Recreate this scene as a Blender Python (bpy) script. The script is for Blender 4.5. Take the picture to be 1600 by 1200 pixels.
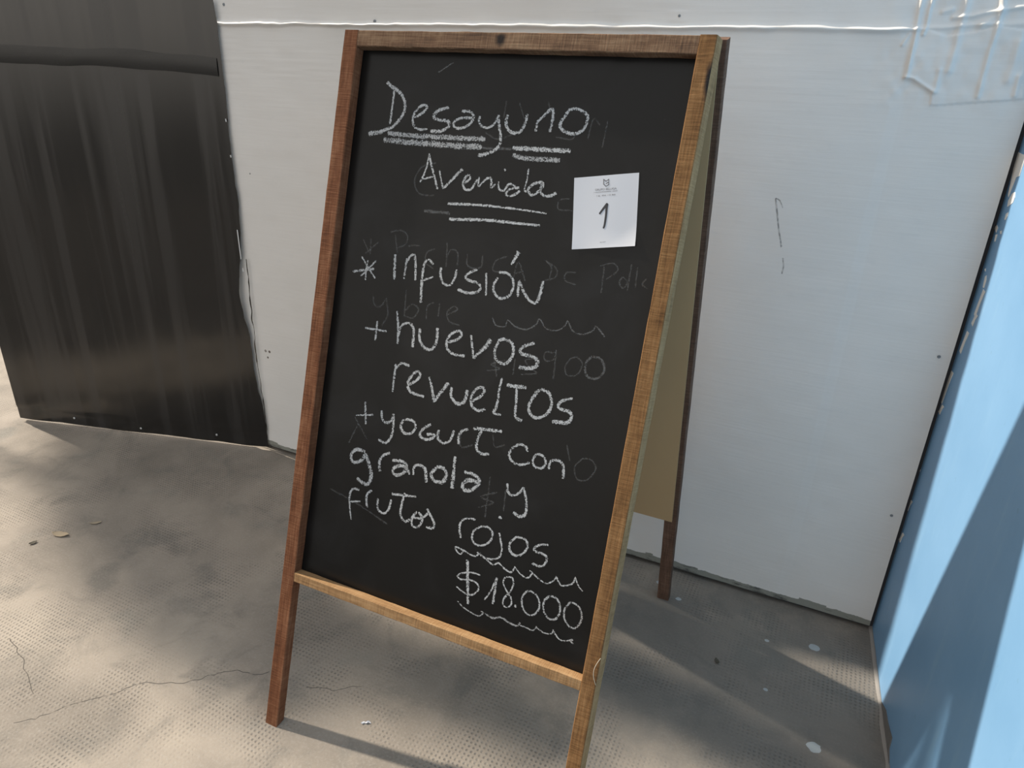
import bpy, bmesh, math, random
import numpy as np
from mathutils import Vector, Matrix, noise

# ------------------------------------------------------------------ start: scene, camera, sky, sun, exposure
for o in list(bpy.data.objects): bpy.data.objects.remove(o)
SC = bpy.context.scene
COL = SC.collection
SC.view_settings.view_transform = 'Standard'
SC.view_settings.look = 'None'
SC.view_settings.gamma = 1.0
SC.view_settings.use_curve_mapping = False
SC.view_settings.exposure = 0.0

cam_d = bpy.data.cameras.new('camera')
cam = bpy.data.objects.new('camera', cam_d); COL.objects.link(cam)
cam_d.sensor_width = 36.0
cam_d.lens = 36.0 * 1104.6547 / 1600.0
cam_d.clip_start = 0.02
_r = Vector((0.90360477, 0.42708381, 0.03313362)); _u = Vector((-0.20032948, 0.35294314, 0.91394707)); _f = Vector((-0.37863771, 0.83248457, -0.40447858))
cam.matrix_world = Matrix(((_r.x, _u.x, -_f.x, 0), (_r.y, _u.y, -_f.y, 0), (_r.z, _u.z, -_f.z, 1.09696), (0, 0, 0, 1)))
SC.camera = cam

world = bpy.data.worlds.new('sky'); SC.world = world; world.use_nodes = True
wn = world.node_tree; wn.nodes.clear()
w_out = wn.nodes.new('ShaderNodeOutputWorld'); w_bg = wn.nodes.new('ShaderNodeBackground')
w_tc = wn.nodes.new('ShaderNodeTexCoord'); w_sep = wn.nodes.new('ShaderNodeSeparateXYZ'); w_ramp = wn.nodes.new('ShaderNodeValToRGB')
wn.links.new(w_tc.outputs['Generated'], w_sep.inputs[0]); w_m = wn.nodes.new('ShaderNodeMath'); w_m.operation = 'MULTIPLY_ADD'; w_m.inputs[1].default_value = .5; w_m.inputs[2].default_value = .5
wn.links.new(w_sep.outputs['Z'], w_m.inputs[0]); wn.links.new(w_m.outputs[0], w_ramp.inputs[0])
wn.links.new(w_ramp.outputs[0], w_bg.inputs[0]); wn.links.new(w_bg.outputs[0], w_out.inputs[0])
el = w_ramp.color_ramp.elements
el[0].position = 0.46; el[0].color = (.20, .185, .165, 1)
el[1].position = 1.0; el[1].color = (.78, .80, .83, 1)
e2 = el.new(0.52); e2.color = (1.0, .925, .83, 1)
e3 = el.new(0.70); e3.color = (.88, .845, .80, 1)
w_bg.inputs[1].default_value = 1.08

AZ, EL = math.radians(-5.0), math.radians(38.0)
SUN = Vector((math.cos(AZ) * math.cos(EL), math.sin(AZ) * math.cos(EL), -math.sin(EL)))   # the way the light travels
sl = bpy.data.lights.new('sun', 'SUN'); sl.energy = 6.4; sl.color = (1.0, 0.90, 0.76); sl.angle = math.radians(1.5)
sun = bpy.data.objects.new('sun', sl); COL.objects.link(sun)
sun.rotation_euler = SUN.to_track_quat('-Z', 'Y').to_euler(); sun.location = (-4, 1, 4)

# ------------------------------------------------------------------ measured data (millimetres)
STROKES = {'Desayuno':[[4.06,4.74,1.0,[92.3,1122.3],[92.8,1107.2],[92.6,1089.0],[92.4,1066.0]],[6.68,5.68,1.0,[77.4,1129.3],[88.6,1122.2],[102.7,1115.2],[112.4,1105.1],[116.1,1093.2],[113.6,1080.9],[102.8,1066.6],[91.0,1058.3]],[5.84,9.28,1.0,[93.4,1060.0],[74.8,1052.6],[54.3,1048.8]],[4.97,4.31,1.0,[136.0,1077.7],[149.1,1086.5],[156.1,1094.6],[150.8,1098.5],[142.4,1094.5],[134.9,1085.1],[132.9,1074.5],[138.1,1064.8],[147.7,1061.2],[161.8,1063.2]],[5.15,6.43,1.0,[194.6,1096.2],[181.7,1093.5],[172.1,1087.7],[170.5,1080.2],[180.9,1077.2],[193.2,1077.0],[199.2,1072.3],[193.4,1064.6],[180.1,1060.2],[167.6,1060.6]],[4.78,4.78,1.0,[217.3,1092.4],[230.3,1092.5],[238.7,1086.3],[236.7,1078.3],[227.1,1070.2],[215.6,1067.1],[207.2,1069.9],[207.1,1076.6],[218.3,1082.3],[236.9,1083.3]],[4.34,4.34,1.0,[248.7,1086.9],[248.8,1078.2],[255.6,1071.9],[265.7,1071.4],[274.6,1077.7],[279.1,1090.0]],[4.61,6.14,1.0,[279.1,1090.0],[282.5,1075.8],[287.5,1061.8],[288.3,1048.9],[281.0,1039.7],[267.1,1032.9],[254.9,1029.9]],[5.46,5.46,1.0,[294.2,1091.3],[292.8,1082.2],[296.1,1072.4],[305.9,1066.4],[316.3,1067.9],[323.1,1078.3],[325.2,1093.9]],[4.69,5.28,1.0,[341.9,1070.4],[342.2,1078.0],[343.2,1084.5],[350.6,1092.4],[356.2,1099.1],[362.8,1102.3],[365.5,1091.9],[365.0,1080.8],[364.3,1071.0]],[5.7,4.56,1.0,[387.3,1101.9],[381.6,1091.4],[377.9,1081.0],[386.3,1073.2],[401.8,1071.1],[412.8,1076.8],[417.0,1086.6],[416.8,1096.1],[408.2,1102.4],[397.3,1105.1],[386.3,1102.4]]],'title_underline':[[8.3,8.3,0.8,[90.1,1052.1],[134.7,1051.3],[216.2,1053.0],[263.5,1054.4]],[9.59,9.59,0.8,[84.1,1041.5],[136.3,1041.1],[218.1,1041.4],[259.4,1043.1]],[7.11,7.11,1.0,[309.6,1045.0],[355.6,1046.0],[400.1,1047.0]],[7.68,7.68,0.75,[311.3,1034.8],[332.7,1031.8],[364.2,1032.6],[386.3,1033.4]]],'Avenida':[[2.98,3.64,1.0,[170.5,1026.5],[170.0,1012.0],[167.0,996.6],[161.3,982.3]],[3.28,4.26,1.0,[170.5,1026.5],[177.5,1009.6],[185.7,992.1],[193.8,974.6]],[2.96,2.96,1.0,[165.9,987.3],[183.1,992.8]],[3.26,3.26,1.0,[192.8,1003.3],[197.7,990.1],[203.5,976.2]],[3.86,6.43,1.0,[203.5,976.2],[211.6,985.3],[222.5,997.7],[232.2,1008.1]],[4.15,4.15,1.0,[238.0,987.1],[246.5,994.4],[246.3,999.8],[240.7,998.4],[236.6,987.6],[241.1,979.1],[250.7,979.4],[256.1,987.9],[259.9,995.6]],[3.74,3.74,1.0,[262.1,998.8],[263.2,985.6],[270.3,993.6],[280.0,999.7],[283.8,993.3],[284.4,985.5],[290.8,991.0]],[3.7,3.7,1.0,[295.1,995.2],[297.8,985.0],[305.4,983.1],[312.9,993.1],[323.6,991.1]],[3.68,3.68,1.0,[301.2,1013.8],[303.8,1011.7]],[4.3,4.3,1.0,[329.7,989.7],[317.8,986.8],[310.0,981.2],[313.1,976.5],[322.6,978.0],[331.7,985.2]],[2.72,3.63,1.0,[340.0,1017.6],[340.3,1002.7],[338.6,988.2],[342.5,984.3]],[4.79,4.19,1.0,[365.0,1000.6],[353.0,997.6],[344.9,988.8],[349.4,981.2],[358.4,984.3],[366.2,994.2],[365.1,1000.4],[364.1,987.7],[370.6,981.2]],[4.14,6.51,1.0,[370.6,981.2],[380.6,983.1],[389.2,987.3]]],'subtitle_underline':[[5.24,2.47,1.2,[214.7,954.8],[262.7,957.9],[312.8,958.7],[355.0,958.1],[378.9,957.2]],[5.51,4.29,1.2,[221.3,931.9],[283.1,937.2],[332.7,938.3],[371.6,939.2]]],'infusion':[[4.59,4.59,1.0,[56.3,828.7],[97.0,838.6]],[3.2,3.2,1.0,[70.2,855.2],[85.2,839.3],[101.3,823.6]],[3.2,3.2,1.0,[99.6,852.5],[86.6,837.8],[73.0,823.5]],[3.56,3.56,1.0,[83.5,850.4],[82.1,833.9],[83.2,818.4]],[5.19,5.19,1.0,[133.1,866.5],[135.2,847.7],[137.3,827.1]],[4.11,4.11,1.0,[155.6,830.4],[155.6,847.3],[156.1,863.2]],[4.4,4.4,1.0,[155.0,853.5],[161.1,867.0],[168.9,869.6],[173.3,852.9],[176.4,831.2]],[4.04,5.72,1.0,[205.0,860.3],[196.2,866.0],[189.6,861.3],[187.8,845.4],[189.0,823.5],[191.6,797.9]],[3.67,3.67,1.0,[188.7,832.3],[207.4,841.2]],[4.6,4.6,1.0,[219.1,857.5],[220.6,843.7],[228.4,833.0],[239.1,833.3],[245.4,844.2],[246.7,858.2]],[4.8,4.8,1.0,[281.9,863.1],[268.7,855.7],[263.7,848.3],[270.5,844.7],[284.6,843.0],[291.7,837.1],[286.8,829.3],[270.2,825.6],[253.0,828.3]],[3.82,3.82,1.0,[297.4,859.8],[302.7,826.2]],[4.68,4.68,1.0,[317.9,856.0],[313.0,845.4],[315.1,833.0],[326.4,825.6],[338.9,830.5],[344.9,843.4],[342.1,856.5],[331.6,863.9],[318.3,863.6]],[8.62,3.7,1.2,[344.4,898.3],[340.7,887.5],[336.2,877.4]],[5.24,4.32,1.0,[354.4,832.3],[353.2,844.7],[352.5,856.5]],[4.26,6.09,1.0,[352.5,856.5],[361.4,842.9],[373.2,830.4],[384.9,828.1],[389.0,841.1],[390.3,861.0]]],'huevos':[[3.88,3.88,1.0,[94.1,741.3],[136.1,742.6]],[4.29,4.29,1.0,[116.2,756.3],[116.4,724.3]],[3.83,5.22,1.0,[150.6,778.2],[156.2,754.2],[159.4,726.3]],[4.12,6.18,1.0,[158.7,738.3],[161.7,755.1],[173.8,762.6],[184.0,757.3],[186.9,743.3],[187.8,725.9]],[5.75,5.75,1.0,[196.9,757.9],[198.5,740.5],[208.8,729.4],[221.8,728.6],[228.9,741.1],[228.1,763.8]],[4.96,4.96,1.0,[248.2,744.5],[264.7,752.2],[271.0,761.1],[266.0,765.6],[254.6,759.8],[247.7,747.6],[249.7,735.3],[261.5,728.6],[281.9,729.2]],[3.9,3.9,1.0,[287.5,763.1],[292.0,746.1],[297.4,728.3]],[4.49,8.34,1.0,[297.4,728.3],[306.8,740.4],[315.3,750.9],[321.3,762.2]],[5.03,5.65,1.0,[335.4,762.3],[330.6,746.9],[335.2,733.9],[349.4,729.5],[359.3,740.0],[360.9,754.0],[355.2,763.6],[343.1,766.7],[333.8,762.3]],[5.24,6.78,1.0,[392.5,769.4],[378.5,762.4],[371.7,754.5],[377.4,749.5],[392.1,749.2],[401.8,743.4],[399.5,734.8],[387.3,730.1],[373.6,729.8]]],'revueltos':[[4.59,3.88,1.0,[161.0,693.5],[161.4,671.4],[162.0,647.6]],[4.89,4.89,1.0,[162.1,686.4],[171.6,696.5],[187.3,695.6]],[5.2,5.2,1.0,[190.9,665.1],[204.2,676.0],[209.0,685.8],[202.2,689.0],[192.5,679.2],[188.3,665.2],[196.4,654.4],[220.8,651.6]],[4.09,6.13,1.0,[225.1,684.7],[233.6,666.3],[240.4,646.6]],[4.71,7.4,1.0,[240.3,647.2],[247.2,661.0],[254.5,672.2],[261.1,682.3]],[6.0,6.0,1.0,[267.0,677.1],[268.7,662.3],[280.9,653.3],[292.3,659.3],[295.2,678.1]],[5.22,5.22,1.0,[304.2,661.8],[316.6,670.8],[324.1,681.8],[319.1,687.1],[309.6,682.0],[303.2,668.0],[307.2,654.5],[318.3,650.6],[330.4,654.8]],[3.85,5.45,1.0,[349.7,707.9],[347.9,688.3],[348.2,666.5],[344.0,651.5]],[3.84,3.84,1.0,[344.0,651.5],[357.4,652.2]],[6.28,6.28,1.0,[358.9,699.0],[376.0,700.3],[391.2,701.9]],[4.42,5.69,1.0,[375.6,698.7],[378.0,679.1],[380.0,657.8],[384.3,651.9],[392.7,651.3]],[5.54,5.54,1.0,[409.0,698.5],[400.7,680.9],[401.4,667.2],[412.4,660.1],[427.4,666.8],[434.4,682.0],[430.0,697.7],[417.8,703.4],[405.5,696.5]],[4.51,7.22,1.0,[465.0,700.6],[451.1,694.6],[444.8,685.7],[450.4,680.9],[462.4,680.5],[467.8,674.2],[462.8,664.0],[439.7,660.4]]],'yogurt_con':[[3.27,3.27,1.0,[97.7,594.1],[131.3,602.3]],[4.03,4.03,1.0,[112.7,620.4],[119.0,583.5]],[5.02,5.02,1.0,[146.3,613.0],[149.5,599.5],[158.9,594.9],[167.5,601.9],[169.7,612.4]],[5.02,5.02,1.0,[169.7,612.4],[171.9,591.1],[170.2,572.1],[160.1,561.2],[147.1,563.9]],[4.91,4.91,1.0,[189.7,607.5],[186.0,594.3],[195.0,585.6],[207.8,589.2],[213.5,600.6],[206.6,608.9],[191.5,608.2]],[5.2,5.2,1.0,[240.6,610.7],[228.4,601.3],[222.8,589.4],[232.9,584.5],[245.3,588.7],[248.6,595.4],[235.3,593.0]],[5.11,5.11,1.0,[255.5,605.2],[255.7,592.1],[265.8,586.3],[277.5,592.4],[282.5,610.4]],[5.0,5.0,1.0,[294.0,590.7],[291.8,603.8],[297.4,613.2],[306.1,618.4]],[5.52,5.52,1.2,[314.7,621.4],[340.9,624.8],[363.4,626.9]],[5.28,5.28,1.0,[329.5,620.6],[324.9,606.7],[325.8,590.9],[335.4,585.2],[348.1,588.3]],[4.48,4.48,1.0,[409.6,606.4],[405.2,613.2],[395.0,614.5],[384.7,606.7],[380.7,594.7],[388.3,585.5],[401.9,584.2],[415.5,591.3]],[4.36,4.36,1.0,[423.6,606.7],[419.8,594.9],[426.2,586.5],[437.2,588.4],[440.3,598.4],[434.1,606.2],[424.3,606.9]],[3.98,5.21,1.0,[446.9,588.6],[446.8,598.5],[451.3,603.3],[460.0,604.9],[468.0,599.2],[471.4,580.1]]],'granola_y':[[6.74,6.74,1.0,[124.8,537.2],[107.8,537.3],[98.1,525.5],[103.8,514.7],[118.5,520.1],[127.1,535.0]],[7.0,7.0,1.0,[126.5,534.2],[137.5,514.4],[142.7,498.3],[136.1,483.7],[115.1,488.4]],[5.8,5.8,1.0,[158.6,512.1],[154.9,525.7],[159.6,538.9],[172.8,547.2]],[6.11,6.11,1.0,[178.9,535.7],[196.6,538.8],[207.0,533.6],[201.5,519.6],[188.9,513.7],[182.2,519.5],[188.6,528.0],[203.5,531.7],[214.7,521.0]],[4.55,6.65,1.0,[221.0,521.9],[221.2,535.5],[229.5,540.2],[241.3,536.5],[246.9,515.8]],[6.52,6.52,1.0,[263.2,546.0],[253.2,531.9],[261.4,522.3],[275.8,524.4],[280.3,537.2],[272.2,546.7],[261.4,545.6]],[4.74,8.13,1.0,[290.9,570.1],[292.2,546.8],[293.6,518.1]],[5.69,7.69,1.0,[310.7,549.9],[326.2,549.9],[337.0,544.6],[337.4,535.6],[326.3,523.8],[314.2,521.9],[311.1,529.7],[320.3,538.6],[336.9,538.7]],[4.51,4.51,1.0,[385.2,550.4],[387.8,539.2],[395.4,534.2],[406.1,540.3],[412.5,551.2]],[3.83,6.38,1.0,[412.5,551.2],[420.1,532.0],[422.3,513.5],[415.4,505.2],[402.1,508.5]]],'frutos':[[4.92,3.41,1.0,[123.4,470.5],[110.6,468.9],[105.4,456.9],[108.4,436.3],[114.4,415.5]],[3.37,3.37,1.0,[107.1,444.9],[127.9,451.6]],[4.83,4.83,1.0,[142.7,445.1],[139.0,458.9],[140.5,468.1],[147.7,476.3]],[4.77,4.77,1.0,[160.9,465.5],[163.6,448.1],[176.2,443.6],[184.5,453.9],[186.6,470.8]],[4.59,4.59,1.0,[186.6,480.5],[232.1,487.6]],[5.05,5.05,1.0,[210.2,488.5],[207.7,467.2],[208.5,450.2],[217.5,441.7],[228.8,448.4]],[4.97,4.97,1.0,[237.0,464.0],[229.8,449.3],[233.4,438.3],[244.5,440.5],[249.1,454.8],[240.8,464.1]],[4.55,4.55,1.0,[231.4,451.5],[248.8,456.4],[258.6,470.1],[253.8,472.4]],[4.9,4.9,1.0,[257.9,469.9],[270.3,455.7],[270.8,445.7],[257.7,442.9]]],'rojos':[[4.61,3.79,1.0,[321.7,443.5],[317.3,456.2],[317.3,466.8],[322.3,474.9],[331.6,478.9],[342.0,479.7]],[4.01,4.01,1.0,[354.4,472.7],[342.9,462.3],[340.7,449.7],[347.8,441.1],[361.6,443.2],[372.4,453.8],[373.7,467.3],[364.8,473.9],[353.9,472.1]],[3.69,3.69,1.0,[384.7,470.5],[390.4,456.5],[393.8,444.5],[391.2,432.6],[381.2,426.1],[367.7,423.3]],[4.18,4.18,1.0,[379.8,493.6],[382.7,495.4],[384.3,492.8]],[4.39,4.39,1.0,[412.5,470.9],[405.5,461.0],[406.1,449.5],[415.3,443.2],[426.6,447.9],[433.8,460.5],[430.6,471.1],[419.5,473.5],[411.4,470.6]],[4.3,4.3,1.0,[466.2,475.3],[453.1,471.4],[445.2,463.9],[447.3,459.4],[459.1,459.1],[467.1,455.2],[465.6,444.5],[457.4,438.6],[445.2,439.4]]],'wavy_line':[[3.01,3.01,1.0,[318.6,427.0],[314.4,425.8],[319.9,419.3],[325.3,417.8],[329.2,424.3],[318.6,427.0]],[2.97,2.97,1.0,[328.9,426.1],[339.5,422.6],[351.0,422.1],[359.5,430.1]],[3.46,3.46,1.0,[352.6,429.3],[370.6,422.8],[382.6,417.8],[391.2,423.9]],[3.14,3.14,1.0,[391.2,423.9],[404.9,416.4],[414.6,415.5],[419.8,425.0]],[2.84,2.84,1.0,[418.3,425.8],[432.0,416.3],[442.9,415.4],[449.2,425.2]],[2.79,2.79,1.0,[443.5,427.3],[458.0,420.2],[471.9,415.7],[481.4,421.3],[487.4,430.9]],[2.99,2.99,1.0,[486.0,431.7],[494.2,421.6],[503.2,421.9],[513.3,429.1],[515.4,438.6]],[2.47,2.47,1.0,[515.2,439.8],[522.3,428.2],[530.2,421.9]],[2.73,2.73,0.7,[332.7,340.5],[342.5,334.2],[357.7,329.8],[372.3,328.0],[379.5,335.9],[375.0,337.1]],[3.71,3.71,0.65,[382.3,336.1],[396.8,333.3],[409.8,338.8],[424.2,335.3],[437.9,334.7],[442.2,341.5]],[2.6,2.6,0.7,[443.0,337.0],[453.8,336.9],[464.6,336.2],[469.8,344.6]],[2.55,2.55,0.8,[468.8,342.9],[482.8,338.7],[494.1,341.4],[496.9,347.6]],[2.76,2.76,0.9,[495.5,348.4],[506.4,338.0],[516.8,337.8],[528.5,343.9],[526.1,339.9],[530.7,338.5]]],'price':[[5.47,5.47,1.0,[338.9,412.2],[345.4,376.0],[351.5,341.3]],[3.27,3.27,1.0,[364.6,394.3],[349.9,394.2],[333.7,388.0],[326.2,380.7],[332.5,377.3],[349.2,381.3],[362.4,378.8],[365.2,370.3],[357.1,359.5],[344.6,356.8],[327.0,363.2]],[3.21,3.21,1.0,[378.1,357.6],[386.8,376.1],[392.6,399.8]],[4.54,4.54,1.0,[392.6,399.8],[393.0,375.4],[393.1,355.4]],[3.18,3.18,1.0,[408.1,405.5],[417.4,407.2],[421.7,398.1],[418.4,385.1],[410.0,370.4],[409.6,361.0],[416.2,357.9],[422.6,364.0],[421.6,374.3],[410.0,386.3],[404.4,395.1],[406.1,404.4]],[5.25,5.25,0.9,[428.7,365.0],[432.3,364.1]],[3.36,3.36,0.85,[445.2,394.7],[439.2,382.8],[441.7,367.8],[451.4,358.7],[461.7,361.0],[468.6,374.3],[464.8,388.7],[454.3,395.6],[444.4,394.5]],[3.8,3.8,0.85,[481.4,398.6],[474.4,386.7],[476.9,372.0],[486.3,363.5],[496.3,365.6],[501.7,379.1],[497.9,393.3],[489.2,398.9],[480.3,397.7]],[3.49,3.49,0.85,[514.3,399.3],[507.9,385.1],[510.9,370.7],[521.5,361.5],[531.1,364.9],[535.9,380.6],[530.9,394.2],[521.1,399.8],[513.2,398.4]]],'erased':[[3.19,3.19,0.1,[68.9,882.6],[83.5,863.4]],[3.2,3.2,0.1,[98.3,881.3],[76.1,860.8]],[3.18,3.18,0.1,[84.0,886.0],[85.9,860.4]],[3.1,3.1,0.1,[128.2,897.7],[136.3,870.1]],[3.06,3.06,0.1,[118.4,900.3],[138.4,905.2],[151.5,897.3],[149.1,884.4],[135.2,877.0]],[3.05,3.05,0.1,[154.9,882.6],[163.9,884.7],[175.6,885.2]],[3.02,3.02,0.1,[203.3,884.3],[190.7,877.1],[190.3,861.4],[205.4,853.5]],[2.96,2.96,0.1,[223.5,896.7],[227.7,859.6]],[2.92,2.92,0.1,[225.4,873.8],[232.2,886.4],[244.0,883.3],[246.5,863.4]],[2.89,2.89,0.1,[260.7,883.0],[263.2,868.1],[274.3,863.5],[287.2,868.3],[286.8,884.9]],[2.83,2.83,0.1,[327.3,888.7],[310.5,880.5],[308.0,865.1],[328.7,865.0]],[2.77,2.77,0.1,[342.4,858.0],[346.5,882.3],[362.1,857.3]],[2.76,2.76,0.1,[344.4,865.7],[356.6,870.4]],[2.69,2.69,0.1,[388.3,890.8],[399.3,882.1],[399.2,864.6]],[2.68,2.68,0.1,[388.3,890.8],[407.1,881.7],[407.9,868.8],[390.3,861.3]],[2.66,2.66,0.1,[438.2,880.3],[423.4,877.3],[423.8,866.7],[440.5,862.8]],[2.58,2.58,0.1,[477.8,894.2],[480.0,857.2]],[2.54,2.54,0.1,[471.9,894.0],[489.9,900.1],[497.9,891.4],[483.9,876.8]],[2.52,2.52,0.1,[516.1,902.2],[516.6,865.5]],[2.51,2.51,0.1,[525.2,899.3],[527.1,871.0]],[2.53,2.53,0.1,[506.9,883.7],[503.2,875.3],[510.3,867.9],[514.4,877.5],[506.9,883.7]],[2.49,2.49,0.1,[541.2,886.3],[535.8,877.8],[543.8,872.4]],[3.18,3.18,0.1,[101.6,795.9],[105.7,781.8],[117.6,780.4],[127.7,795.0]],[3.16,3.16,0.1,[127.2,793.3],[133.5,769.9],[125.3,749.9]],[3.11,3.11,0.1,[162.0,813.8],[164.9,771.2]],[3.06,3.06,0.1,[165.2,781.5],[176.5,793.0],[189.3,787.0],[181.6,772.3],[166.6,772.1]],[3.03,3.03,0.1,[205.3,774.6],[204.1,793.5],[214.4,802.1]],[3.01,3.01,0.1,[225.2,802.2],[225.9,781.8]],[2.98,2.98,0.1,[241.3,786.9],[257.3,797.3],[250.3,801.4],[240.7,790.5],[246.4,777.3],[265.3,774.2]],[2.72,2.72,0.1,[426.8,761.0],[411.4,758.7],[413.4,747.1],[426.0,751.0],[427.7,764.7],[430.4,722.8]],[2.78,2.78,0.1,[398.9,747.4],[382.1,741.2],[393.6,731.3],[402.7,725.5],[378.7,719.2]],[2.67,2.67,0.1,[452.3,758.0],[445.4,744.3],[450.7,732.0],[465.5,736.3],[470.3,752.0],[461.1,760.6],[451.8,757.4]],[2.87,2.87,0.1,[331.6,734.8],[340.2,707.9]],[2.86,2.86,0.1,[350.1,735.2],[328.2,724.8],[343.1,720.9],[322.6,713.8]],[2.83,2.83,0.1,[365.7,741.2],[366.0,716.1]],[2.75,2.75,0.1,[288.6,1110.9],[287.8,1087.0]],[2.7,2.7,0.1,[309.8,1109.1],[321.8,1086.1]],[2.63,2.63,0.1,[354.8,1112.6],[360.7,1096.6]],[2.54,2.54,0.1,[422.4,1064.5],[426.2,1092.5],[437.0,1085.0]],[2.52,2.52,0.1,[446.9,1091.6],[446.5,1077.5],[445.6,1055.2]],[2.77,2.77,0.1,[262.0,1063.6],[283.2,1055.8],[305.4,1063.5]],[2.59,2.59,0.1,[374.0,1064.6],[398.6,1063.5],[403.6,1072.6]],[3.01,3.01,0.1,[184.7,1013.8],[160.2,1005.1],[151.0,982.9],[162.9,965.0],[189.0,964.5]],[2.65,2.65,0.1,[410.8,981.5],[395.5,978.0],[396.2,965.3],[416.7,965.5]],[2.99,2.99,0.1,[355.3,553.2],[356.9,488.0]],[2.95,2.95,0.1,[370.9,532.2],[344.9,518.0],[367.0,514.3],[343.6,500.7]],[2.93,2.93,0.1,[384.4,539.0],[385.9,505.9]],[2.7,2.7,0.1,[495.4,617.3],[485.7,602.1],[491.8,585.3],[506.8,587.7],[517.2,607.0],[507.5,618.2],[494.9,616.6]],[3.01,3.01,0.1,[293.9,613.1],[298.1,587.5],[318.0,595.5]],[2.92,2.92,0.1,[348.8,618.7],[355.2,601.2],[371.0,608.1]],[3.38,3.38,0.1,[63.5,457.1],[125.7,444.7],[185.4,427.3]],[2.73,2.73,0.1,[468.0,631.3],[476.6,609.0]],[3.32,3.32,0.1,[90.3,544.6],[105.0,582.7]],[3.31,3.31,0.1,[95.7,591.0],[124.6,559.7]],[2.42,2.42,0.2,[318.0,796.0],[326.6,784.6],[341.5,785.6],[343.8,795.7],[357.6,788.3],[375.9,786.9],[390.3,796.9],[394.3,805.6],[406.8,793.7],[424.2,793.7],[435.1,802.9],[437.6,809.8],[448.6,796.5],[464.2,794.8],[477.9,803.0],[481.2,809.3],[496.3,796.9]],[4.08,4.08,0.18,[482.9,766.7],[474.8,752.9],[480.8,736.4],[495.9,736.5],[504.0,749.8],[496.8,764.4],[482.4,766.0]],[5.27,5.27,0.2,[175.3,939.8],[195.8,940.1],[221.2,941.0]],[4.26,4.26,0.2,[259.1,1041.0],[308.1,1043.7]],[2.54,2.54,0.25,[167.8,1147.3],[191.4,1162.5]]]}
NOTE = [[412.3,1010.8],[504.1,1025.9],[517.1,927.4],[426.5,911.5]]
NOTEM = {'one':[[458.1,964.9],[462.5,972.6],[467.4,980.6]],'one2':[[467.1,980.3],[467.1,974.1],[467.9,965.9],[468.3,957.7],[468.3,950.4],[467.4,945.9]],'logo':[[[457.0,1006.0],[455.9,1012.3],[459.8,1010.4],[463.0,1013.1],[463.3,1011.7]],[[463.7,1009.7],[460.6,1007.1]],[[457.0,1006.0],[460.8,1003.5],[464.4,1005.9],[463.7,1009.5]]],'t1':[[446.0,997.2],[476.5,1002.1]],'t2':[[445.0,993.3],[479.4,999.1]],'t3':[[449.4,989.0],[476.7,993.7]],'t4':[[466.2,926.4],[475.2,928.3]]}
CHIPS = [[[-10.6,1003.5],[11.5,1002.2],[27.1,1002.5],[37.9,992.3],[37.8,970.8],[22.1,967.0],[18.8,956.1],[15.6,945.1],[13.7,934.2],[6.0,937.4],[0.2,953.9],[-6.1,969.2],[-11.4,980.3]],[[23.0,920.0],[18.0,929.4],[27.5,942.4],[41.1,946.3],[48.6,939.0],[46.9,930.3],[33.4,924.1]],[[28.6,900.3],[27.8,909.3],[38.0,913.7],[40.7,908.1],[36.7,901.0]],[[-15.1,879.9],[-3.5,885.7],[7.2,882.7],[4.8,874.4]],[[6.1,871.2],[15.6,873.5],[16.2,861.4],[11.1,860.9]],[[26.1,784.5],[20.0,801.8],[26.8,805.8],[33.6,799.3],[35.0,785.6]],[[2.6,810.6],[8.8,813.6],[13.6,809.4]],[[25.3,880.4],[33.0,882.9],[37.3,878.2],[31.4,877.1]],[[33.2,782.9],[48.7,782.5],[40.8,760.0],[37.4,733.6],[24.1,735.5],[27.9,756.3]],[[33.9,739.5],[49.5,739.6],[41.4,730.2],[37.8,717.3],[24.4,719.1],[28.4,726.2]],[[14.5,701.6],[30.8,702.1],[22.4,682.4],[18.6,659.1],[4.6,660.3],[8.7,677.8]],[[-6.6,617.0],[10.6,618.4],[1.5,586.5],[-2.7,550.4],[-17.6,550.7],[-13.0,580.6]],[[0.9,550.6],[18.2,552.9],[9.1,543.5],[5.0,531.0],[-9.9,531.1],[-5.4,537.1]],[[-43.0,505.1],[-24.4,508.0],[-34.5,475.2],[-39.4,438.3],[-55.6,437.4],[-50.3,467.6]],[[-49.6,443.4],[-30.4,447.2],[-40.6,436.2],[-45.3,422.1],[-61.7,421.1],[-56.7,428.1]],[[-27.0,399.3],[-8.2,403.7],[-18.3,371.4],[-23.0,335.4],[-39.3,333.5],[-34.2,362.4]],[[-15.0,331.0],[3.9,336.2],[-6.1,321.1],[-10.6,302.8],[-26.8,300.6],[-21.9,311.4]],[[0.5,259.9],[19.4,266.1],[9.5,253.2],[5.0,237.5],[-11.2,234.5],[-6.3,242.6]]]
PATCH = [[204.9,-9.1],[251.3,22.5],[281.1,24.7],[303.4,29.4],[327.4,35.2],[331.8,12.8],[362.3,0.0],[356.7,-6.7]]
CRACKS = [[[-844.8,752.5],[-867.8,734.4],[-903.0,729.1],[-929.6,709.1],[-949.5,683.2],[-965.7,665.7],[-991.5,646.4],[-1033.5,631.0],[-1049.1,613.9],[-1059.9,593.4],[-1082.8,564.1],[-1108.8,533.6],[-1129.5,500.7],[-1141.4,483.7],[-1164.7,458.4]],[[-1377.0,582.6],[-1338.0,571.6],[-1294.5,557.3],[-1228.8,528.1],[-1195.8,515.2]],[[-753.3,758.8],[-728.2,773.4],[-703.9,775.4],[-682.7,793.1],[-662.8,806.8]]]
SCRATCH = [[[-125.1,895.9],[-119.5,876.5],[-109.9,841.6],[-100.0,810.8],[-89.2,774.9],[-88.9,756.1]],[[-125.1,895.9],[-116.7,892.3],[-109.3,879.8]]]
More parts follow.
